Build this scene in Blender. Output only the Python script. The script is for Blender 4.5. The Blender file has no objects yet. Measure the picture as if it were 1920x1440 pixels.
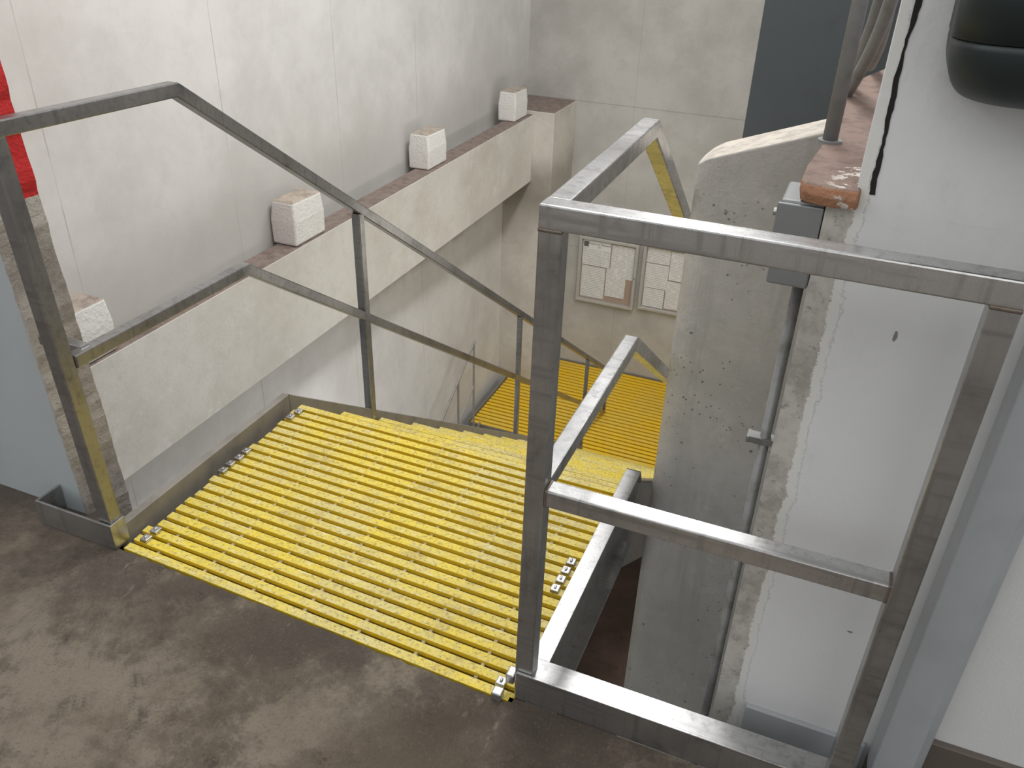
import bpy, bmesh, math, random
from mathutils import Vector, Matrix
random.seed(7)
scene=bpy.context.scene
scene.view_settings.view_transform='Standard'
scene.view_settings.look='None'

# ---------------------------------------------------------------- materials
class NT:
    def __init__(s,name):
        s.m=bpy.data.materials.new(name); s.m.use_nodes=True; s.t=s.m.node_tree
        s.b=s.t.nodes['Principled BSDF']; s.g=s.t.nodes.new('ShaderNodeNewGeometry')
        s.sep=s.t.nodes.new('ShaderNodeSeparateXYZ'); s.l(s.g.outputs['Position'],s.sep.inputs[0])
        s.sn=s.t.nodes.new('ShaderNodeSeparateXYZ'); s.l(s.g.outputs['True Normal'],s.sn.inputs[0])
    def l(s,a,b): s.t.links.new(a,b)
    def put(s,sock,v):
        if hasattr(v,'links'): s.l(v,sock)
        elif isinstance(v,(tuple,list)) and len(v)==3 and sock.type=='RGBA': sock.default_value=(*v,1)
        else: sock.default_value=v
    def math(s,op,a,b=0.0,c=None):
        n=s.t.nodes.new('ShaderNodeMath'); n.operation=op
        s.put(n.inputs[0],a); s.put(n.inputs[1],b)
        if c is not None: s.put(n.inputs[2],c)
        return n.outputs[0]
    def pos(s,sc=(1,1,1)):
        n=s.t.nodes.new('ShaderNodeMapping'); s.l(s.g.outputs['Position'],n.inputs[0]); n.inputs['Scale'].default_value=sc
        return n.outputs[0]
    def noise(s,scale,detail=4,rough=.6,sc=(1,1,1)):
        n=s.t.nodes.new('ShaderNodeTexNoise'); s.l(s.pos(sc),n.inputs['Vector'])
        n.inputs['Scale'].default_value=scale; n.inputs['Detail'].default_value=detail; n.inputs['Roughness'].default_value=rough
        return n.outputs['Fac']
    def voro(s,scale):
        n=s.t.nodes.new('ShaderNodeTexVoronoi'); s.l(s.g.outputs['Position'],n.inputs['Vector']); n.inputs['Scale'].default_value=scale
        return n.outputs['Distance']
    def ramp(s,f,a,b):
        n=s.t.nodes.new('ShaderNodeMapRange'); n.interpolation_type='SMOOTHSTEP'
        s.put(n.inputs['Value'],f); n.inputs['From Min'].default_value=a; n.inputs['From Max'].default_value=b
        return n.outputs['Result']
    def mix(s,f,a,b):
        n=s.t.nodes.new('ShaderNodeMix'); n.data_type='RGBA'
        s.put(n.inputs[0],f); s.put(n.inputs[6],a); s.put(n.inputs[7],b)
        return n.outputs[2]
    def mul(s,a,b): return s.math('MULTIPLY',a,b)
    def bump(s,h,strength=.3,dist=.01):
        n=s.t.nodes.new('ShaderNodeBump'); s.l(h,n.inputs['Height']); n.inputs['Strength'].default_value=strength; n.inputs['Distance'].default_value=dist
        s.l(n.outputs[0],s.b.inputs['Normal'])
    def col(s,c): s.put(s.b.inputs['Base Color'],c)
    def rough(s,v): s.put(s.b.inputs['Roughness'],v)

def concrete(name,base,dark,stain=.6,pits=0.0,dust=None,joints=(),rough=.85,bump=.25,spots=0.0,speck=14,pscale=26,band=None,flakes=0,under=None,light=None,streak=0,soft_under=False):
    n=NT(name)
    big=n.ramp(n.noise(1.3,5,.65),.35,.7)
    c=n.mix(n.mul(big,stain),base,dark)
    fine=n.ramp(n.noise(speck,6,.7),.45,.75)
    c=n.mix(n.mul(fine,.45*stain),c,dark)
    c=n.mix(n.mul(n.ramp(n.noise(3.2,6,.75),.5,.7),.35*stain),c,dark)
    if light: c=n.mix(n.mul(n.ramp(n.noise(5.5,7,.75),.52,.68),.6),c,light)
    if streak: c=n.mix(n.mul(n.ramp(n.noise(14,5,.7,(1,1,.08)),.50,.68),streak),c,dark)
    for (ax,off,sp,w,st) in joints:
        p=n.math('DIVIDE',n.math('SUBTRACT',n.sep.outputs[ax],off),sp)
        f=n.math('ABSOLUTE',n.math('SUBTRACT',n.math('FRACT',n.math('ADD',p,.5)),.5))
        k=n.math('LESS_THAN',n.mul(f,sp),w)
        k=n.mul(n.mul(k,st),n.ramp(n.noise(3,3,.5),.3,.6))
        c=n.mix(k,c,tuple(x*.45 for x in base))
    if band:
        z0,z1,cc,amt=band
        k=n.mul(n.math('SUBTRACT',1.0,n.ramp(n.math('ADD',n.sep.outputs[2],n.mul(n.noise(2.2,5,.6),-.35)),z0,z1)),n.ramp(n.sep.outputs[2],-.15,-.05))
        c=n.mix(n.mul(k,amt),c,cc)
    if under:  # beam's shadow painted into the colour, with some dirt, towards the far end
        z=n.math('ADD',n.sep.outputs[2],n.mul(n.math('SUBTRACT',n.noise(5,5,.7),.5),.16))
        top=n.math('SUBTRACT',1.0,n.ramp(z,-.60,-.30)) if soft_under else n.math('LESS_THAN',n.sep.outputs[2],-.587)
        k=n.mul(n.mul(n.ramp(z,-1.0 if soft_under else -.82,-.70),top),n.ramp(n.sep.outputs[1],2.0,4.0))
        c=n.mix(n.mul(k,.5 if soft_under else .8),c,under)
    if spots:
        k=n.mul(n.ramp(n.noise(9,3,.5),.66,.72),spots)
        c=n.mix(k,c,tuple(x*.55 for x in dark))
    h=n.noise(60,4,.7)
    if pits:
        big2=n.ramp(n.noise(8,3,.6),.47,.61)
        k1=n.mul(n.math('SUBTRACT',1.0,n.ramp(n.voro(pscale),.05,.13)),big2)
        k2=n.mul(n.math('SUBTRACT',1.0,n.ramp(n.voro(pscale*2.1),.08,.2)),n.ramp(n.noise(4,3,.6),.42,.62))
        k=n.mul(n.math('MAXIMUM',k1,n.mul(k2,.85)),pits)
        c=n.mix(k,c,tuple(x*.40 for x in dark)); h=n.math('SUBTRACT',h,n.mul(k,1.5))
    if dust:
        k=n.ramp(n.sn.outputs[2],.4,.8)
        dc=n.mix(n.ramp(n.noise(22,5,.7),.4,.7),dust,tuple(x*.6 for x in dust))
        c=n.mix(k,c,dc)
    if flakes:
        k=n.mul(n.ramp(n.noise(38,5,.7),.54,.58),n.ramp(n.sep.outputs[0],1.465,1.525))
        k=n.mul(k,n.math('LESS_THAN',n.sep.outputs[1],.24))
        c=n.mix(k,c,(.68,.64,.58))
    n.col(c); n.rough(rough); n.bump(h,bump,.006)
    return n.m

def plain(name,c,rough=.6,metal=0.0,var=.15,scale=20,c2=None):
    n=NT(name); c2=c2 or tuple(x*.6 for x in c)
    n.col(n.mix(n.mul(n.ramp(n.noise(scale,5,.6),.4,.75),var),c,c2)); n.rough(rough); n.b.inputs['Metallic'].default_value=metal
    return n.m

def steel(name,base=(.60,.60,.60),dark=(.34,.34,.34),rough=.28,metal=.93):
    n=NT(name)
    c=n.mix(n.ramp(n.noise(4,5,.7),.42,.75),base,dark)
    br=n.math('MAXIMUM',n.noise(60,3,.6,(1,1,.05)),n.noise(60,3,.6,(.05,1,1)))
    c=n.mix(n.mul(n.ramp(br,.5,.70),.55),c,dark)
    c=n.mix(n.mul(n.ramp(n.noise(8,6,.8),.56,.66),.3),c,tuple(x*.6 for x in dark))
    c=n.mix(n.mul(n.ramp(n.noise(110,3,.6),.62,.74),.3),c,tuple(x*.6 for x in dark))
    n.col(c); n.b.inputs['Metallic'].default_value=metal
    n.rough(n.math('ADD',n.mul(n.noise(16,6,.75),.22),rough-.11))
    n.bump(n.math('ADD',br,n.mul(n.noise(10,3,.5),1.5)),.08,.002)
    return n.m

M_steel=steel('brushed_steel')
M_steel_rail=steel('satin_rail_steel',(.34,.335,.335),(.20,.20,.202),.30,.86)
M_steel_dark=steel('dull_steel',(.46,.46,.46),(.28,.28,.28),.31,.90)
M_curb=plain('dark_curb_steel',(.24,.225,.20),.55,.25,.5,14,(.13,.12,.105))
M_steel_dim=plain('tarnished_steel',(.34,.33,.31),.5,.3,.5,30)
M_weld=plain('weld_bead',(.20,.165,.135),.5,.7,.6,90)
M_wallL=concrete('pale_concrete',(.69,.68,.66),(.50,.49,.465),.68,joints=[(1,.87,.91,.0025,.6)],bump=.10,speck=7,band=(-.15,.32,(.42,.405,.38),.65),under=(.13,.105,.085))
M_beam=concrete('cream_concrete',(.67,.65,.60),(.50,.47,.41),.75,pits=.5,dust=(.225,.175,.15),bump=.3,pscale=40,light=(.71,.70,.66))
M_column=concrete('stained_shaded_column_concrete',(.62,.595,.54),(.42,.39,.335),.8,pits=.5,dust=(.225,.175,.15),bump=.35,pscale=40,under=(.13,.105,.085),soft_under=True)  # column stains plus soft painted shade around the beam's underside
M_block=concrete('white_block',(.78,.77,.74),(.62,.59,.54),.45,dust=(.42,.36,.30),bump=1.0,speck=30)
M_pillar=concrete('raw_concrete',(.51,.505,.48),(.345,.34,.315),.8,pits=1.0,bump=.5,dust=(.52,.48,.42),pscale=25,speck=16,light=(.61,.605,.58),streak=.45)
M_coping=concrete('rusty_coping',(.44,.225,.13),(.28,.135,.08),.9,dust=(.235,.165,.135),bump=1.0,speck=50,flakes=1)
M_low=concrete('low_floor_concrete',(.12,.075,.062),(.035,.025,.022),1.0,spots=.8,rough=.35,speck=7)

def floor_mat():
    n=NT('stained_floor')
    c=n.mix(n.ramp(n.noise(1.3,7,.66),.37,.61),(.265,.212,.152),(.150,.118,.085))
    c=n.mix(n.mul(n.ramp(n.noise(.95,8,.72),.49,.58),.65),c,(.33,.28,.215))
    c=n.mix(n.mul(n.ramp(n.noise(2.3,11,.82),.49,.59),.68),c,(.088,.067,.048))
    g=n.mul(n.ramp(n.sep.outputs[1],-.38,-.08),n.ramp(n.noise(2.9,10,.82),.38,.55))
    c=n.mix(n.mul(g,.72),c,(.068,.052,.039))
    c=n.mix(n.mul(n.ramp(n.noise(9,11,.88),.56,.62),.68),c,(.045,.034,.026))
    c=n.mix(n.mul(n.ramp(n.noise(20,8,.85,(1,.25,1)),.59,.67),.38),c,(.43,.37,.29))
    c=n.mix(n.mul(n.ramp(n.noise(150,6,.9),.53,.62),.6),c,(.055,.043,.033))
    c=n.mix(n.mul(n.ramp(n.noise(130,6,.9,(1.1,1,1)),.56,.65),.42),c,(.46,.40,.32))
    n.col(c); n.rough(n.math('ADD',n.mul(n.ramp(n.noise(2.4,7,.75),.38,.62),.34),.28)); n.bump(n.noise(36,12,.92),.75,.010)
    return n.m
M_floor=floor_mat()

def yellow_mat(name,side_c,top_c,worn):
    n=NT(name)
    top=n.ramp(n.sn.outputs[2],.5,.9)
    side=n.mix(n.mul(n.ramp(n.noise(16,5,.7),.45,.75),.5),side_c,tuple(x*.55 for x in side_c))
    tc=n.mix(n.mul(n.ramp(n.noise(2.4,7,.8),.40,.60),.85*worn),top_c,(.55,.48,.20))
    tc=n.mix(n.mul(n.ramp(n.noise(6,8,.82),.49,.64),.6*worn),tc,(.37,.29,.11))
    tc=n.mix(n.mul(n.ramp(n.noise(100,6,.88),.50,.61),.85*worn),tc,(.20,.155,.06))
    tc=n.mix(n.mul(n.ramp(n.noise(34,7,.85,(.35,1.5,1)),.55,.63),.65*worn),tc,(.66,.62,.44))
    n.col(n.mix(top,side,tc)); n.rough(.6); n.bump(n.noise(220,4,.75),.2,.001)
    return n.m
M_yel=yellow_mat('yellow_grating',(.70,.49,.012),(.67,.52,.050),1.0)
M_yel2=yellow_mat('deep_yellow_grating',(.76,.47,.008),(.80,.50,.012),.3)
M_web=plain('shaded_grimy_yellow_web',(.38,.27,.045),.8,0,.9,25,(.14,.10,.045))  # webs darkened to paint shade into the gaps between bars, plus grime
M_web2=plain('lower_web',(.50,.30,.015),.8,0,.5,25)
M_rod=plain('grimy_rod',(.42,.34,.16),.7,0,.8,40,(.18,.15,.08))

def pier_mat():
    n=NT('painted_pier')
    raw=n.mix(n.ramp(n.noise(9,6,.7),.38,.66),(.38,.35,.31),(.26,.23,.20))
    raw=n.mix(n.mul(n.ramp(n.noise(90,4,.7),.55,.68),.5),raw,(.13,.115,.10))
    raw=n.mix(n.mul(n.ramp(n.noise(70,4,.7),.6,.72),.5),raw,(.52,.50,.46))
    side=n.math('GREATER_THAN',n.math('ABSOLUTE',n.sn.outputs[0]),.35)
    edge=n.math('GREATER_THAN',n.math('ADD',n.math('ADD',n.sep.outputs[0],n.mul(n.math('MAXIMUM',n.sep.outputs[2],0.0),.042)),n.mul(n.noise(30,4,.7),.02)),-.165)
    k=n.math('MAXIMUM',side,edge)
    paint=n.mix(n.mul(n.ramp(n.noise(4,5,.6),.4,.7),.3),(.37,.405,.42),(.28,.315,.335))
    c=n.mix(k,paint,raw)
    z=n.math('ADD',n.sep.outputs[2],n.mul(n.noise(8,3,.6),.03))
    c=n.mix(n.math('GREATER_THAN',z,.855),c,n.mix(n.ramp(n.noise(60,6,.8),.52,.72),(.46,.012,.012),(.26,.02,.02)))
    n.col(c); n.rough(.7); n.bump(n.mul(n.noise(90,4,.7),n.math('ADD',k,.08)),.4,.008)
    return n.m
M_pier=pier_mat()

def rwall_mat():
    n=NT('white_wall_worn_edge')
    raw=n.mix(n.ramp(n.noise(18,7,.75),.4,.68),(.49,.475,.435),(.31,.295,.265))
    raw=n.mix(n.mul(n.ramp(n.noise(60,4,.8),.58,.68),.6),raw,(.15,.14,.12))
    white=n.mix(n.mul(n.ramp(n.noise(2,4,.6),.4,.8),.35),(.66,.67,.67),(.55,.56,.56))
    white=n.mix(n.mul(n.ramp(n.noise(5,8,.8,(1,1,.5)),.52,.72),.3),white,(.45,.445,.43))
    d=n.math('ADD',n.sep.outputs[0],n.mul(n.math('SUBTRACT',n.noise(12,8,.88),.5),.050))
    k=n.math('GREATER_THAN',d,1.530)
    k=n.math('MAXIMUM',k,n.math('GREATER_THAN',n.sep.outputs[2],1.115))
    c=n.mix(k,raw,white)
    rd=n.math('SUBTRACT',1.0,n.ramp(n.math('ABSOLUTE',n.math('SUBTRACT',d,1.536)),.002,.008))
    c=n.mix(n.mul(rd,.7),c,(.66,.65,.61))
    cr=n.math('LESS_THAN',n.math('ABSOLUTE',n.math('SUBTRACT',d,1.5455)),.0007)
    c=n.mix(n.mul(cr,.5),c,(.2,.19,.17))
    for (x,z,rx,rz) in ((1.632,.905,.004,.011),(1.633,.455,.012,.004),(1.70,.30,.006,.003)):
        dx=n.math('DIVIDE',n.math('SUBTRACT',n.sep.outputs[0],x),rx); dz=n.math('DIVIDE',n.math('SUBTRACT',n.sep.outputs[2],z),rz)
        q=n.math('ADD',n.mul(dx,dx),n.mul(dz,dz)); q=n.math('ADD',q,n.mul(n.noise(180,3,.7),1.6))
        c=n.mix(n.math('LESS_THAN',q,1.4),c,(.22,.20,.18))
    n.col(c); n.rough(.5); n.bump(n.noise(50,5,.7),.2,.006)
    return n.m
M_rwall=rwall_mat()
def far_mat():
    n=NT('far_wall_concrete_with_dark_paint')
    base=(.50,.49,.46); dark=(.34,.33,.305)
    c=n.mix(n.mul(n.ramp(n.noise(1.5,6,.65),.35,.7),.75),base,dark)
    c=n.mix(n.mul(n.ramp(n.noise(7,7,.75),.48,.75),.5),c,dark)
    for (ax,off,sp,w,st) in [(2,-.03,1.25,.004,.4),(0,-.2,1.3,.003,.25)]:
        p=n.math('DIVIDE',n.math('SUBTRACT',n.sep.outputs[ax],off),sp)
        f=n.math('ABSOLUTE',n.math('SUBTRACT',n.math('FRACT',n.math('ADD',p,.5)),.5))
        k=n.mul(n.math('LESS_THAN',n.mul(f,sp),w),st)
        c=n.mix(k,c,(.2,.19,.16))
    k=n.math('GREATER_THAN',n.sep.outputs[0],.675)
    c=n.mix(k,c,n.mix(n.mul(n.ramp(n.noise(5,5,.7),.5,.8),.4),(.078,.092,.10),(.055,.065,.065)))
    n.col(c); n.rough(.8); n.bump(n.noise(50,5,.7),.12,.006)
    return n.m
M_far=far_mat()
M_blue=plain('pale_blue_paint',(.36,.385,.40),.55,0,.25,12)
M_base=plain('brown_baseboard',(.12,.10,.085),.5)
M_disp=plain('dark_slate_plastic',(.013,.022,.023),.45,0,.2)
M_box=plain('grey_enclosure',(.25,.26,.265),.45,.4)
M_galv=plain('galvanised_pipe',(.24,.245,.245),.5,.4,.8,25,(.12,.115,.10))
M_pipe=plain('grey_painted_pipe',(.23,.235,.235),.5,.0,.6,30)
M_black=plain('crack_shadow',(.012,.011,.01),.9)
M_frame=plain('silver_frame',(.56,.56,.54),.35,.5)
M_cork=plain('cork',(.36,.25,.17),.9,0,.6,80)
def paper_mat(name,seed,sp=.013):
    n=NT(name)
    p=n.math('FRACT',n.math('DIVIDE',n.sep.outputs[2],sp))
    line=n.math('LESS_THAN',p,.45)
    br=n.math('GREATER_THAN',n.noise(60+seed*13,2,.5,(1,1,.3)),.40)
    k=n.mul(n.mul(line,br),.55)
    n.col(n.mix(k,(.76,.76,.74),(.25,.25,.25))); n.rough(.6)
    return n.m
M_paper=[paper_mat('printed_paper_a',1,.013),paper_mat('printed_paper_b',3,.016)]
M_paperplain=plain('blank_paper',(.76,.76,.74),.6,0,.05)
M_ink=plain('black_ink',(.03,.03,.035),.6)
M_glass=bpy.data.materials.new('glass_pane'); M_glass.use_nodes=True
_b=M_glass.node_tree.nodes['Principled BSDF']; _b.inputs['Alpha'].default_value=.06; _b.inputs['Roughness'].default_value=.05; _b.inputs['Base Color'].default_value=(.8,.8,.8,1)

# ---------------------------------------------------------------- mesh helpers
def bm_box(bm,x0,x1,y0,y1,z0,z1,sk=0.0,mi=0):
    v=[bm.verts.new((x,y+sk*x,z)) for x in (x0,x1) for y in (y0,y1) for z in (z0,z1)]
    for f in ((0,1,3,2),(4,6,7,5),(0,4,5,1),(2,3,7,6),(0,2,6,4),(1,5,7,3)): bm.faces.new([v[i] for i in f]).material_index=mi
def prism(bm,pts,axis,a,b):
    def P(u,v,w):
        return {0:(w,u,v),1:(u,w,v),2:(u,v,w)}[axis]
    A=[bm.verts.new(P(u,v,a)) for u,v in pts]; B=[bm.verts.new(P(u,v,b)) for u,v in pts]
    bm.faces.new(A[::-1]); bm.faces.new(B); n=len(pts)
    for i in range(n): bm.faces.new((A[i],A[(i+1)%n],B[(i+1)%n],B[i]))
def loft(bm,rings,cap=True):
    R=[[bm.verts.new(p) for p in r] for r in rings]
    n=len(R[0])
    for a,b in zip(R,R[1:]):
        for i in range(n): bm.faces.new((a[i],a[(i+1)%n],b[(i+1)%n],b[i]))
    if cap: bm.faces.new(R[0][::-1]); bm.faces.new(R[-1])
def tube(bm,pts,half,axis=0,caps=True):
    n=Vector((0,0,0)); n[axis]=1
    rings=[]
    pts=[Vector(p) for p in pts]
    for i,p in enumerate(pts):
        d0=(p-pts[i-1]).normalized() if i>0 else None
        d1=(pts[i+1]-p).normalized() if i<len(pts)-1 else None
        if d0 is None: d0=d1
        if d1 is None: d1=d0
        m0=n.cross(d0); m1=n.cross(d1); mm=(m0+m1).normalized(); k=1/max(.3,mm.dot(m0.normalized()))
        o=mm*half*k
        rings.append([p+o+n*half,p-o+n*half,p-o-n*half,p+o-n*half])
    loft(bm,rings,caps)
def cyl(bm,a,b,r,seg=16):
    a=Vector(a);b=Vector(b);d=(b-a).normalized(); u=d.orthogonal().normalized(); w=d.cross(u)
    c=[(u*math.cos(2*math.pi*i/seg)+w*math.sin(2*math.pi*i/seg))*r for i in range(seg)]
    loft(bm,[[a+o for o in c],[b+o for o in c]])
def pipe(bm,pts,r,seg=16):
    P=[Vector(p) for p in pts]; Q=[]
    ext=[P[0]*2-P[1]]+P+[P[-1]*2-P[-2]]
    for i in range(1,len(ext)-2):
        for k in range(8):
            t=k/8; a,b,c,d=ext[i-1:i+3]
            Q.append(.5*((2*b)+(c-a)*t+(2*a-5*b+4*c-d)*t*t+(3*b-a-3*c+d)*t**3))
    Q.append(P[-1]); rings=[]; ref=Vector((1,0,0))
    for i,p in enumerate(Q):
        d=(Q[min(i+1,len(Q)-1)]-Q[max(i-1,0)]).normalized(); u=(ref-d*ref.dot(d)).normalized(); w=d.cross(u)
        rings.append([p+(u*math.cos(2*math.pi*k/seg)+w*math.sin(2*math.pi*k/seg))*r for k in range(seg)])
    loft(bm,rings)
def link(o): scene.collection.objects.link(o)
def make(name,bm,mat,parent=None,label=None,category=None,kind=None,bevel=0,group=None,smooth=False,seg=2):
    bmesh.ops.recalc_face_normals(bm,faces=bm.faces)
    xs=[v.co for v in bm.verts]
    base=Vector(((min(v.x for v in xs)+max(v.x for v in xs))/2,(min(v.y for v in xs)+max(v.y for v in xs))/2,min(v.z for v in xs)))
    for v in bm.verts: v.co-=base
    me=bpy.data.meshes.new(name); bm.to_mesh(me); bm.free()
    for mm in (mat if isinstance(mat,(list,tuple)) else [mat]): me.materials.append(mm)
    if smooth:
        for p in me.polygons: p.use_smooth=len(p.vertices)<=4
    o=bpy.data.objects.new(name,me); link(o)
    if parent is not None:
        o.parent=parent
        loc=Vector(parent.location); q=parent.parent
        while q is not None: loc+=q.location; q=q.parent
        o.location=base-loc
    else: o.location=base
    if bevel:
        m=o.modifiers.new('bevel','BEVEL'); m.width=bevel; m.segments=seg; m.limit_method='ANGLE'
    if label: o['label']=label
    if category: o['category']=category
    if kind: o['kind']=kind
    if group: o['group']=group
    return o
def empty(name,loc,label,category,group=None):
    e=bpy.data.objects.new(name,None); e.empty_display_size=.1; e.location=loc; link(e)
    e['label']=label; e['category']=category
    if group: e['group']=group
    return e
def part(name,parent,fn,mat,**k):
    bm=bmesh.new(); fn(bm); return make(name,bm,mat,parent,**k)
def struct(name,fn,mat,**k):
    bm=bmesh.new(); fn(bm); return make(name,bm,mat,kind='structure',**k)
def clone(o,parent,off=(0,0,0)):
    c=o.copy(); c.parent=parent; c.location=Vector(o.location)+Vector(off); link(c); return c
def bx(*a): return lambda bm: bm_box(bm,*a)

# ---------------------------------------------------------------- structure
SK=-.032
def f_floor(bm):
    pts=[(-3.2,-4.2),(4.2,-4.2),(4.2,-.036),(1.09,-.036)]
    for i in range(60):
        x=1.09-1.09*i/59; pts.append((x,-.015+SK*x-random.uniform(0,.005)))
    pts+=[(-.02,-.004),(-3.2,-.004)]
    prism(bm,pts,2,-.2,0)
struct('floor',f_floor,M_floor)
struct('trim_1',bx(-3.2,-.02,-.004,.055,-.2,0),M_floor)
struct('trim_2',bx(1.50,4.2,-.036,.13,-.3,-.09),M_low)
struct('trim_3',bx(1.80,4.2,-.036,.13,-.088,0),M_floor)
def lx(y): return -.965-.0275*y
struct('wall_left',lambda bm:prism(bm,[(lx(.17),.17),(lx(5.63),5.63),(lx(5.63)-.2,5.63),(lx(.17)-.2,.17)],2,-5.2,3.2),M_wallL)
struct('wall_back',bx(-1.4,3.2,5.63,5.83,-5.2,3.2),M_far)
def f_pier(bm):
    zs=[-2.8,-.5]+[ -.1+.025*i for i in range(132)]
    rings=[]
    j=j2=0
    for z in zs:
        j=.5*j+random.uniform(-.003,.003); j2=.5*j2+random.uniform(-.003,.003); t=-.042*max(0,z)
        rings.append([(-3.2,.05,z),(-.30+t,.05,z),(-.168+j+t,.05,z),(-.150+j2+t,.17,z),(-3.2,.17,z)])
    loft(bm,rings)
struct('wall_front',f_pier,M_pier)
def f_right(bm):
    bm_box(bm,1.492,1.9,.13,.30,-2.7,1.09)
    bm_box(bm,1.528,4.2,.13,.30,1.0901,3.2)
    bm_box(bm,1.9001,4.2,.13,.30,-.3,1.09)
struct('wall_right',f_right,M_rwall)
struct('wall_side',bx(1.60,1.75,.30,5.63,-2.7,1.09),M_pillar)
struct('baseboard_front',bx(1.555,1.79,.118,.13,-.09,.03),M_blue,bevel=.002)
struct('baseboard_right',bx(1.89,4.2,.115,.13,0,.10),M_base,bevel=.002)
struct('trim_4',lambda bm:prism(bm,[(1.80,.06),(1.865,.06),(1.89,.10),(1.89,.13),(1.80,.13)],2,0,3.2),M_blue,bevel=.003)
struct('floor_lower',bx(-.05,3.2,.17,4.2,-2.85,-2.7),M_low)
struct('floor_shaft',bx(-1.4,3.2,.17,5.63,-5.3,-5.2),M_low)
def f_crack(bm):
    L=[];R=[]
    c=1.549
    for i in range(60):
        z=1.115+.008*i; c+=random.uniform(-.0012,.0016)
        w=.0012+.0022*abs(math.sin(i*.21+1))+random.uniform(0,.001)
        L.append(bm.verts.new((c-w,.1285,z)));R.append(bm.verts.new((c+w,.1285,z)))
    for i in range(59): bm.faces.new((L[i],R[i],R[i+1],L[i+1]))
struct('trim_5',f_crack,M_black)

# ---------------------------------------------------------------- concrete beam, blocks, column
part('concrete_beam',None,lambda bm:prism(bm,[(.175,-.058),(5.11,-.058),(5.11,-.585),(.175,-.585)],0,lx(.2)-.02,-.862),M_beam,
     label='long cream concrete beam with dusty brown top along the wall',category='beam',bevel=.004)
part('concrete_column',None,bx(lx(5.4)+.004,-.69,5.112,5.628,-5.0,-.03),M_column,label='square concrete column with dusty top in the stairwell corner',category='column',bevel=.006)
blocks=[(.62,'weathered white concrete block on the beam near the painted pier'),(2.0,'chipped white concrete block with brown top on the beam'),(3.41,'whitewashed concrete block with dusty top on the beam'),(4.80,'small white concrete block on the beam beside the corner column')]
def f_block(bm):
    y0,y1=0,.25
    x1=-.872; x0=-1.01
    t=.008
    lo=[(x0,y0),(x1,y0),(x1,y1),(x0,y1)]; hi=[(x0+t,y0+t),(x1-t,y0+t),(x1-t,y1-t),(x0+t,y1-t)]
    loft(bm,[[(u,v,-.057) for u,v in lo],[(u+random.uniform(-.004,.004),v+random.uniform(-.004,.004),.06) for u,v in lo],[(u+random.uniform(-.004,.004),v+random.uniform(-.004,.004),.155+random.uniform(-.004,.004)) for u,v in hi]])
b0=None
for y,lab in blocks:
    if b0 is None:
        b0=part('concrete_block',None,f_block,M_block,label=lab,category='block',group='concrete blocks on the beam',bevel=.012,seg=3); b=b0
    else:
        b=b0.copy(); link(b); b['label']=lab
    b.location.y=y+.125; b.location.x=-.941-(.02 if y>3 else 0)
# ---------------------------------------------------------------- parapet slab
def f_pillar(bm):
    r=.055; x0,x1,y0,y1=1.158,1.595,.90,1.06
    pts=[]
    for k in range(9):
        t=math.pi+math.pi/2*k/8; pts.append((x0+r+r*math.cos(t),y0+r+r*math.sin(t)))
    pts+=[(1.3,y0),(x1,y0),(x1,y1),(1.3,y1)]
    for k in range(9):
        t=math.pi/2+math.pi/2*k/8; pts.append((x0+r+r*math.cos(t),y1-r+r*math.sin(t)))
    def zt(x): return .915+.37*(x-1.16)-max(0,(1.19-x))*.5
    loft(bm,[[(u,v,-2.7) for u,v in pts],[(u,v,zt(u)) for u,v in pts]])
part('concrete_parapet',None,f_pillar,M_pillar,label='raw pitted concrete parapet slab with rounded end and sloping top',category='parapet',bevel=.004)
def f_cop(bm):
    pts=[(1.462,.36),(1.450,.22),(1.450,.135),(1.458,.116),(1.475,.110),(1.50,.106),(1.518,.110),(1.532,.108),(1.535,.129),(1.58,.31),(1.75,.31),(1.75,2.6),(1.60,2.6),(1.598,1.4),(1.50,1.06),(1.462,.88)]
    lo=[(u+(.004 if u<1.5 else 0),v+(.010 if v<.2 and v<.125 else 0)) for u,v in pts]
    loft(bm,[[(u,v,1.091) for u,v in lo],[(u,v,1.108) for u,v in pts],[(u+random.uniform(-.0015,.0015),v+random.uniform(0,.002),1.122) for u,v in pts]])
part('coping_slab',None,f_cop,M_coping,label='reddish brown worn ledge slab capping the raw wall',category='ledge',bevel=.003,seg=2)

# ---------------------------------------------------------------- gratings
def bar(bm,x0,x1,y,z,w=.0085,h=.032,sk=0.0):
    bm_box(bm,x0,x1,y-w,y+w,z-.012,z,sk,0)
    bm_box(bm,x0+.001,x1-.001,y-.006,y+.006,z-h+.003,z-.012,sk,1)
    bm_box(bm,x0,x1,y-w*.9,y+w*.9,z-h,z-h+.003,sk,1)
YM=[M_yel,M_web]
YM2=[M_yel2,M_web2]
plat=empty('grating_platform',(.55,.37,0),'worn yellow fibreglass bar grating landing in a steel frame','grating')
PIT=.0352; n_b=22
def f_grat(bm):
    for i in range(n_b):
        y=.0+i*PIT; f=1-i/(n_b-1)
        a=.024+random.uniform(-.005,.005)+(-.012 if i<3 else 0); b=1.100+random.uniform(-.002,.002)
        bar(bm,a,b,y,0,.0115,.036,SK*f)
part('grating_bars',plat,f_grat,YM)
first=None
for k in range(7):
    x=.10+.15*k
    if first is None: first=part('cross_rod',plat,lambda bm:bm_box(bm,x-.004,x+.004,.0,.735,-.016,-.0055),M_rod)
    else: clone(first,plat,(.15*k,SK*.15*k*.5,0))
def f_clip(bm):
    bm_box(bm,-.011,.011,-.012,.012,0,.010); bm_box(bm,-.003,.003,-.005,.005,.010,.014)
c0=None
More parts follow.
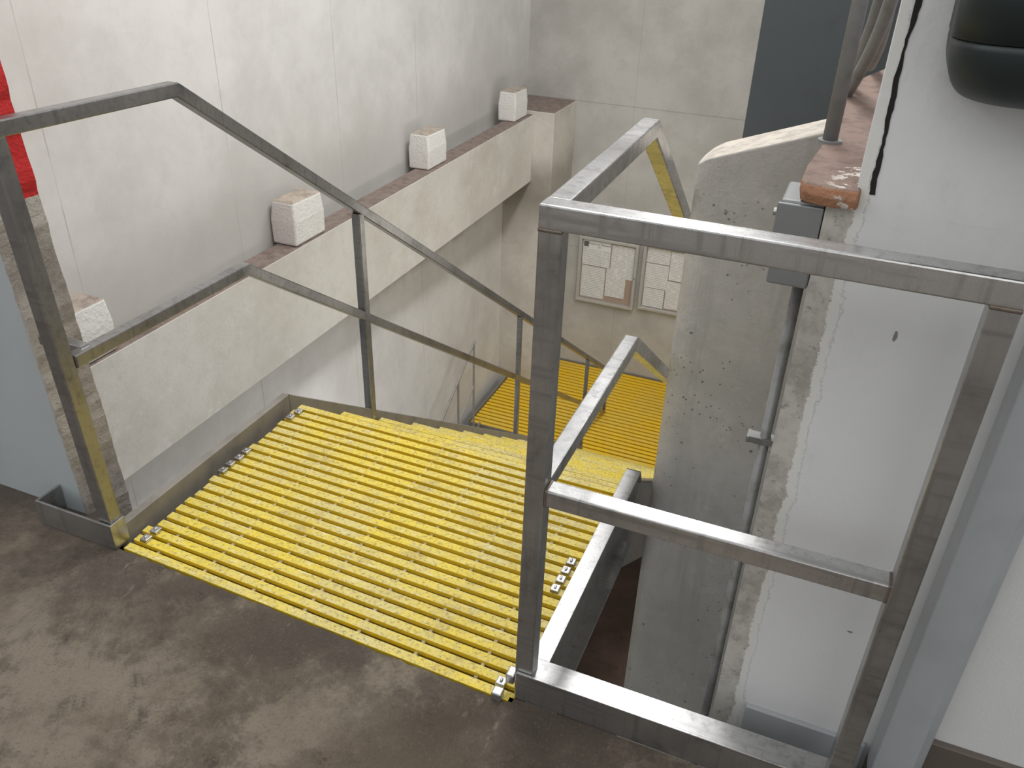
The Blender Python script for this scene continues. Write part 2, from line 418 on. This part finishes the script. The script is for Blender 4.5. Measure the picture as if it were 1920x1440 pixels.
for (x,y) in [(.045,.035),(.045,.07),(.032,.352),(.030,.387),(.034,.422),(.032,.457),(.040,.668),(.045,.704),(1.070,.30),(1.072,.335),(1.073,.37),(1.075,.405),(1.06,-.01),(1.075,.025)]:
    if c0 is None:
        c0=part('grating_clip',plat,f_clip,M_steel,bevel=.002,label='small steel hold-down clip'); c=c0
    else:
        c=c0.copy(); c.parent=plat; link(c)
    c.location=Vector((x,y,0))-plat.location
def f_lch(bm):
    prism(bm,[(-.006,-.20),(0,-.20),(0,.048),(-.024,.048),(-.024,.042),(-.006,.042)],1,.0,.722)
part('curb_plate',plat,f_lch,M_curb,bevel=.001)
part('curb_flange',plat,bx(.0005,.026,-.0,.722,-.055,-.045),M_curb)
def f_rch(bm):
    prism(bm,[(1.106,-.22),(1.148,-.22),(1.148,-.214),(1.112,-.214),(1.112,.043),(1.148,.043),(1.148,.05),(1.106,.05)],1,0,.79)
part('curb_channel',plat,f_rch,M_steel_dark,bevel=.001)

GO=.2526; RI=.1743; Y0=.735
stair=empty('staircase',(.55,2.5,-2.44),'steep steel staircase with yellow grating treads going down','staircase')
def tread_fn(x0,x1):
    def f(bm):
        for k in range(8): bar(bm,x0,x1,k*PIT+.008,0,.0118,.036)
        x=x0+.09
        while x<x1: bm_box(bm,x-.004,x+.004,.004,.25,-.016,-.0055); x+=.15
    return f
t0=None
for i in range(1,14):
    y=Y0+(i-1)*GO; z=-RI*i
    if t0 is None:
        t0=part('tread',stair,tread_fn(.012,1.098),YM); h0=Vector((.555,.13,-.036))
        t0.location=h0+Vector((0,y,z))-stair.location
    else:
        t=t0.copy(); t.parent=stair; link(t); t.location=h0+Vector((0,y,z))-stair.location
def f_str(x0,x1,flange=0):
    def f(bm):
        sl=RI/GO; ya=.76; yb=4.255
        pts=[(.724,.048),(.76,.022),(yb,.022-sl*(yb-ya)),(yb,-2.62),(4.05,-2.62),(.724,-.30)]
        if flange: pts=[(.794,.05),(.80,.0)]+pts[2:5]+[(.794,-.34)]
        prism(bm,pts,0,x0,x1)
        if flange:
            prism(bm,[(.794,.05),(.82,.0),(yb,.022-sl*(yb-ya)),(yb,.012-sl*(yb-ya)),(.82,-.01),(.794,.04)],0,x1,x1+flange)
    return f
part('stringer',stair,f_str(-.012,0),M_curb,bevel=.002)
part('stringer',stair,f_str(1.106,1.112,.036),M_steel_dark,bevel=.001)

ZL=-2.443
land=empty('grating_landing',(.0,4.9,ZL),'lower yellow bar grating landing by the stairwell wall','grating')
LP=.052
def f_land(bm):
    y=4.292
    while y<5.60:
        x0=-1.0 if y<5.08 else -.68
        bar(bm,x0,1.5,y,ZL,.0175,.036); y+=LP
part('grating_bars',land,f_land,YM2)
part('landing_frame',land,lambda bm:(bm_box(bm,-1.005,1.52,4.262,4.272,ZL-.16,ZL-.002),bm_box(bm,-1.015,-1.006,4.262,5.10,ZL-.16,ZL+.02),bm_box(bm,-.68,1.52,5.617,5.626,ZL-.1,ZL+.015)),M_curb)
f0=None
for k in range(9):
    if f0 is None: f0=part('cross_rod',land,bx(-.9-.0045,-.9+.0045,4.28,5.09,ZL-.034,ZL-.022),M_steel_dim)
    else: clone(f0,land,(.28*k,0,0))

st2=empty('staircase',(-.55,3.4,-4.0),'second flight of yellow grating steps below the landing','staircase')
t0=None
for j in range(1,9):
    y=4.262-GO*j-.03; z=ZL-RI*j
    if t0 is None:
        t0=part('tread',st2,tread_fn(-.90,-.10),YM2); h0=Vector((-.50,.13,-.036)); t0.location=h0+Vector((0,y,z))-st2.location
    else:
        t=t0.copy(); t.parent=st2; link(t); t.location=h0+Vector((0,y,z))-st2.location
def f_s2(x0,x1):
    def f(bm):
        sl=RI/GO; ya=4.26; yb=2.1
        prism(bm,[(ya,ZL+.03),(ya,ZL-.25),(yb,ZL-.25-sl*(ya-yb)),(yb,ZL+.04-sl*(ya-yb))],0,x0,x1)
    return f
part('stringer',st2,f_s2(-.915,-.905),M_curb)
part('stringer',st2,f_s2(-.095,-.085),M_curb)

# ---------------------------------------------------------------- guardrails
s=.6917
hw=.0165
gl=empty('guardrail',(-.01,2.3,0),'square tube stainless steel guardrail beside the open stairwell','railing')
XL=-.0134
TL,ML=1.040,.522
def zt(y): return TL-s*max(0,y-.457)
def zm(y): return ML-s*max(0,y-.617)
def zs(y): return .022-(RI/GO)*(y-.76)
def weld(parent,x,y,z,h=.021,axis=2):
    t=.0035
    e=[h,h,h]; e[axis]=t
    part('weld_seam',parent,lambda bm:bm_box(bm,x-e[0],x+e[0],y-e[1],y+e[1],z-e[2],z+e[2]),M_weld,bevel=.0025)
part('top_rail',gl,lambda bm:tube(bm,[(XL-.034,-.02,TL+.004),(XL,.457,TL),(XL,4.86,zt(4.86))],hw),M_steel_rail,bevel=.003)
part('mid_rail',gl,lambda bm:tube(bm,[(XL-.014,.018,ML-.002),(XL,.617,ML),(XL,4.845,zm(4.86))],.0155),M_steel_rail,bevel=.003)
part('post',gl,lambda bm:tube(bm,[(XL-.004,-.0,0),(XL-.037,-.008,TL-.012)],.019,1),M_steel_rail,bevel=.003)
for y in (1.217,2.79,4.24):
    part('post',gl,lambda bm:tube(bm,[(XL,y,zs(y)-.06),(XL,y,zt(y)-.015)],.016 if y<2 else .013,1),M_steel_rail,bevel=.003)
part('post',gl,lambda bm:tube(bm,[(XL,4.875,ZL),(XL,4.875,zt(4.86)+.01)],.012,1),M_steel_rail,bevel=.003)
weld(gl,XL-.018,.020,ML-.002,.0168,1)
def f_toeL(bm):
    prism(bm,[(-.246,-.028),(.006,-.028),(.006,.02),(.0,.02),(.0,-.022),(-.24,-.022),(-.24,.048),(-.246,.048)],2,.001,.078)
part('toe_plate',gl,f_toeL,M_steel_dark,bevel=.001)
part('bracket',gl,bx(XL-.15,XL-.017,.05,.075,.515,.54),M_steel_dark,bevel=.002)

gr=empty('guardrail',(1.4,.1,0),'brushed stainless steel guardrail with toe plate before the white wall','railing')
XP,XQ=1.120,1.7332; T=1.060; Mi=.540; YF=-.008
part('top_rail',gr,lambda bm:(tube(bm,[(XP-.019,YF,T),(XQ+.019,YF,T)],.0195,2)),M_steel,bevel=.003)
part('mid_rail',gr,lambda bm:(tube(bm,[(XP+.018,YF,Mi),(XQ-.018,YF,Mi)],.018,2)),M_steel,bevel=.003)
part('post',gr,lambda bm:tube(bm,[(XP-.006,YF,0.0),(XP,YF,T-.018)],.019,1),M_steel_dark,bevel=.003)
part('post',gr,lambda bm:tube(bm,[(XQ,YF,0.0),(XQ,YF,T-.018)],.019,1),M_steel_dark,bevel=.003)
def z2(y,h,l): return h-s*max(0,y-l)
part('top_rail',gr,lambda bm:tube(bm,[(XP,YF+.018,T),(XP-.005,.575,T),(XP-.005,4.2,z2(4.2,T,.575))],.0185),M_steel,bevel=.003)
part('mid_rail',gr,lambda bm:tube(bm,[(XP-.003,YF+.018,Mi),(XP-.005,.622,Mi),(XP-.005,4.2,z2(4.2,Mi,.622))],.017),M_steel,bevel=.003)
for y in (1.6,2.9,4.1):
    part('post',gr,lambda bm:tube(bm,[(XP,y,zs(y)+.03),(XP,y,z2(y,T,.575)-.01)],.016,1),M_steel,bevel=.003)
weld(gr,XP+.019,YF,Mi,.0188,0); weld(gr,XQ-.020,YF,Mi,.0188,0); weld(gr,XP,YF,T-.021,.0198,2); weld(gr,XQ,YF,T-.021,.0198,2); weld(gr,XP-.003,YF+.020,Mi,.0178,1)
def f_toeR(bm):
    prism(bm,[(-.034,.0),(-.028,.0),(-.028,.058),(.028,.058),(.028,.02),(.033,.02),(.033,.064),(-.028,.064),(-.028,.078),(-.034,.078)],0,XP-.019,XQ+.03)
part('toe_plate',gr,f_toeR,M_steel_dark,bevel=.001)
part('bracket',gr,bx(XP-.045,XP-.026,-.028,.0,.03,.055),M_steel,bevel=.003)
part('bracket',gr,bx(XP-.065,XP-.042,-.058,-.035,.0,.022),M_steel,bevel=.003)

hr=empty('handrail',(-.93,3.2,-4),'slim steel handrail of the lower flight beside the wall','railing')
XH=-.935
def zh(y,h): return ZL+h-s*(4.2-y)
part('top_rail',hr,lambda bm:tube(bm,[(XH,4.2,ZL+.82),(XH,2.2,zh(2.2,.82))],.009),M_steel_dim,bevel=.002)
part('mid_rail',hr,lambda bm:tube(bm,[(XH,4.2,ZL+.42),(XH,2.2,zh(2.2,.42))],.006),M_steel_dim,bevel=.002)
for y in (4.187,3.9,3.5,2.8):
    part('post',hr,lambda bm:tube(bm,[(XH,y,zh(y,-.05)),(XH,y,zh(y,.81))],.007,1),M_steel_dim,bevel=.002)

# ---------------------------------------------------------------- notice boards
def board(x0,x1,z0,z1,papers,header,label):
    y=5.628
    e=empty('notice_board',((x0+x1)/2,y,z0),label,'notice board','framed notice boards on the far wall')
    t=.028
    def fr(bm):
        o=[(x0,z0),(x1,z0),(x1,z1),(x0,z1)]; i_=[(x0+t,z0+t),(x1-t,z0+t),(x1-t,z1-t),(x0+t,z1-t)]
        vs=[[bm.verts.new((u,yy,v)) for u,v in ring] for ring,yy in ((o,y),(o,y-.045),(i_,y-.045),(i_,y))]
        for a,b in zip(vs,vs[1:]+vs[:1]):
            for k in range(4): bm.faces.new((a[k],a[(k+1)%4],b[(k+1)%4],b[k]))
    part('board_frame',e,fr,M_frame,bevel=.005)
    part('cork_panel',e,bx(x0+t,x1-t,y-.015,y-.002,z0+t,z1-t),M_cork)
    part('glass_pane',e,bx(x0+t,x1-t,y-.036,y-.033,z0+t,z1-t),M_glass)
    part('board_lock',e,lambda bm:cyl(bm,(x1-t/2,y-.052,(z0+z1)/2),(x1-t/2,y-.044,(z0+z1)/2),.009),M_steel)
    for i,(a,b,c,d) in enumerate(papers):
        part('paper_notice',e,bx(a,b,y-.019-.001*i,y-.017-.001*i,c,d),M_paper[i%2])
    if header:
        a,b,c,d=header
        part('paper_notice',e,bx(a,b,y-.026,y-.024,c,d),M_paper[1],label='white headed notice with bold title')
        part('notice_emblem',e,bx(a+.008,a+.05,y-.0275,y-.0262,d-.06,d-.012),M_ink)
        part('notice_heading',e,bx(a+.055,b-.004,y-.0272,y-.0262,d-.078,d-.008),M_paperplain)
        cu=bpy.data.curves.new('notice_text','FONT'); cu.body='Notice or Demand\n101'; cu.size=.026; cu.extrude=.0004; cu.align_x='CENTER'
        to=bpy.data.objects.new('tmp',cu); link(to); bpy.context.view_layer.update()
        me=bpy.data.meshes.new_from_object(to.evaluated_get(bpy.context.evaluated_depsgraph_get())); bpy.data.objects.remove(to)
        me.materials.clear(); me.materials.append(M_ink)
        o=bpy.data.objects.new('notice_text',me); link(o); o.parent=e; o.rotation_euler=(math.pi/2,0,0)
        o.location=Vector(((a+b)/2+.022,y-.028,d-.035))-e.location
    return e
board(-.565,-.025,-1.775,-1.155,[(-.268,-.06,-1.50,-1.20),(-.528,-.31,-1.73,-1.43),(-.30,-.12,-1.69,-1.42)],(-.53,-.275,-1.42,-1.19),'glazed cork notice board with white printed papers on concrete wall')
board(.015,.56,-1.745,-1.13,[(.05,.25,-1.30,-1.165),(.05,.25,-1.53,-1.305),(.255,.42,-1.43,-1.17),(.052,.235,-1.71,-1.535),(.245,.40,-1.70,-1.44),(.43,.525,-1.5,-1.2)],None,'glazed cork notice board beside another with papers pinned inside')

# ---------------------------------------------------------------- conduit, box, pipes, dispenser
cd=empty('electrical_conduit',(1.474,.2,-1.5),'galvanised conduit pipe running down the raw concrete edge','conduit')
part('conduit_pipe',cd,lambda bm:cyl(bm,(1.476,.20,-2.6),(1.476,.20,.95),.0095,20),M_galv,smooth=True)
part('pipe_clamp',cd,lambda bm:(prism(bm,[(1.444,.186),(1.450,.186),(1.450,.188),(1.4915,.188),(1.4915,.212),(1.450,.212),(1.450,.214),(1.444,.214)],2,.620,.633)),M_galv,bevel=.001)
eb=empty('junction_box',(1.457,.18,.95),'grey metal electrical junction box under the ledge','junction box')
part('box_body',eb,bx(1.428,1.491,.135,.235,.952,1.089),M_box,bevel=.004)
part('box_lid',eb,bx(1.424,1.4905,.128,.1345,1.01,1.085),M_box,bevel=.002)
part('box_screw',eb,lambda bm:cyl(bm,(1.418,.16,1.06),(1.428,.16,1.06),.006),M_steel_dark)
hp=empty('pipe_handrail',(1.48,.6,1.122),'grey painted pipe handrail standing on the brown ledge','handrail')
part('post',hp,lambda bm:cyl(bm,(1.470,.38,1.122),(1.470,.38,1.95),.0125),M_pipe,smooth=True)
part('base_flange',hp,lambda bm:cyl(bm,(1.470,.38,1.122),(1.470,.38,1.126),.02),M_pipe)
part('handrail_pipe',hp,lambda bm:pipe(bm,[(1.470,.80,1.122),(1.492,.70,1.20),(1.511,.60,1.30),(1.520,.50,1.45),(1.520,.45,1.75),(1.520,.45,1.95)],.012),M_pipe,smooth=True)
part('handrail_pipe',hp,lambda bm:pipe(bm,[(1.462,.92,1.122),(1.480,.80,1.20),(1.494,.68,1.30),(1.500,.58,1.45),(1.500,.54,1.75),(1.500,.54,1.95)],.012),M_pipe,smooth=True)
part('handrail_pipe',hp,lambda bm:pipe(bm,[(1.500,1.20,1.122),(1.510,1.00,1.20),(1.512,.84,1.31),(1.512,.72,1.45),(1.512,.68,1.75),(1.512,.68,1.95)],.014),M_pipe,smooth=True)
td=empty('paper_towel_dispenser',(1.74,.06,1.26),'dark slate plastic wall dispenser with curved lower cover on white wall','dispenser')
def plan(x0,x1,yf,r,z):
    P=[(x0,.1285,z)]
    for k in range(11):
        t=math.pi+math.pi/2*k/10; P.append((x0+r+r*math.cos(t),yf+r+r*math.sin(t),z))
    for k in range(11):
        t=-math.pi/2+math.pi/2*k/10; P.append((x1-r+r*math.cos(t),yf+r+r*math.sin(t),z))
    P.append((x1,.1285,z)); return P
part('dispenser_body',td,lambda bm:loft(bm,[plan(1.590,1.932,-.010,.055,1.3415),plan(1.588,1.934,-.012,.055,1.40),plan(1.588,1.934,-.012,.055,1.60),plan(1.60,1.922,.005,.05,1.64)]),M_disp,smooth=True)
cr=[]
for k in range(15):
    t=k/14*math.pi/2; z=1.3405-.076*math.sin(t); sh=.065*(1-math.cos(t))
    cr.append(plan(1.591+sh*.7,1.931-sh*.7,-.009+sh*1.05,.055,z))
part('dispenser_cover',td,lambda bm:loft(bm,cr[::-1]),M_disp,smooth=True)

# ---------------------------------------------------------------- camera
yaw,pitch,roll=.3773,.5357,-.0329
fw=Vector((-math.sin(yaw)*math.cos(pitch),math.cos(yaw)*math.cos(pitch),-math.sin(pitch)))
r=Vector((math.cos(yaw),math.sin(yaw),0)); d=fw.cross(r)
r2=math.cos(roll)*r+math.sin(roll)*d; d2=-math.sin(roll)*r+math.cos(roll)*d
cam=bpy.data.cameras.new('camera'); co=bpy.data.objects.new('camera',cam); link(co)
cam.sensor_width=36; cam.lens=1582.6/1920*36; cam.clip_start=.02
co.matrix_world=Matrix((( r2.x,-d2.x,-fw.x,1.5161),(r2.y,-d2.y,-fw.y,-1.1575),(r2.z,-d2.z,-fw.z,1.4836),(0,0,0,1)))
scene.camera=co

# ---------------------------------------------------------------- lights
w=bpy.data.worlds.new('world'); scene.world=w; w.use_nodes=True
nt=w.node_tree; bg=nt.nodes['Background']
tc=nt.nodes.new('ShaderNodeTexCoord'); sp=nt.nodes.new('ShaderNodeSeparateXYZ'); nt.links.new(tc.outputs['Generated'],sp.inputs[0])
def wm(op,a,b=0.0):
    n=nt.nodes.new('ShaderNodeMath'); n.operation=op
    for k,v in ((0,a),(1,b)):
        if hasattr(v,'links'): nt.links.new(v,n.inputs[k])
        else: n.inputs[k].default_value=v
    return n.outputs[0]
u=wm('DIVIDE',sp.outputs[0],wm('MAXIMUM',sp.outputs[2],.05))
f=wm('ABSOLUTE',wm('SUBTRACT',wm('FRACT',wm('ADD',wm('MULTIPLY',u,.55),.3)),.5))
strip=wm('MULTIPLY',wm('LESS_THAN',f,.08),wm('GREATER_THAN',sp.outputs[2],.12))  # bright overhead bands added to the world for the steel to reflect
st=wm('ADD',.44,wm('MULTIPLY',strip,2.2))
bg.inputs[0].default_value=(1,1,.995,1); nt.links.new(st,bg.inputs[1])
def area(loc,rot,sx,sy,e,c=(1,.99,.975)):
    l=bpy.data.lights.new('ceiling_or_fill_lamp','AREA'); l.shape='RECTANGLE'; l.size=sx; l.size_y=sy; l.energy=e; l.color=c
    o=bpy.data.objects.new('ceiling_or_fill_lamp',l); o.location=loc; o.rotation_euler=rot; link(o); return o
area((.80,2.2,3.1),(0,math.radians(12),0),.4,3.2,90)
area((.3,-1.5,2.9),(math.radians(10),0,0),2.8,1.4,22)
area((1.5,3.6,-.6),(0,math.radians(50),0),.4,2.2,18,(1,.95,.87))  # unseen fill lamp added behind the parapet to brighten the lower landing
area((-.12,1.7,-1.7),(0,math.radians(105),0),.3,1.8,8)  # unseen fill lamp added under the first flight to brighten the lower wall
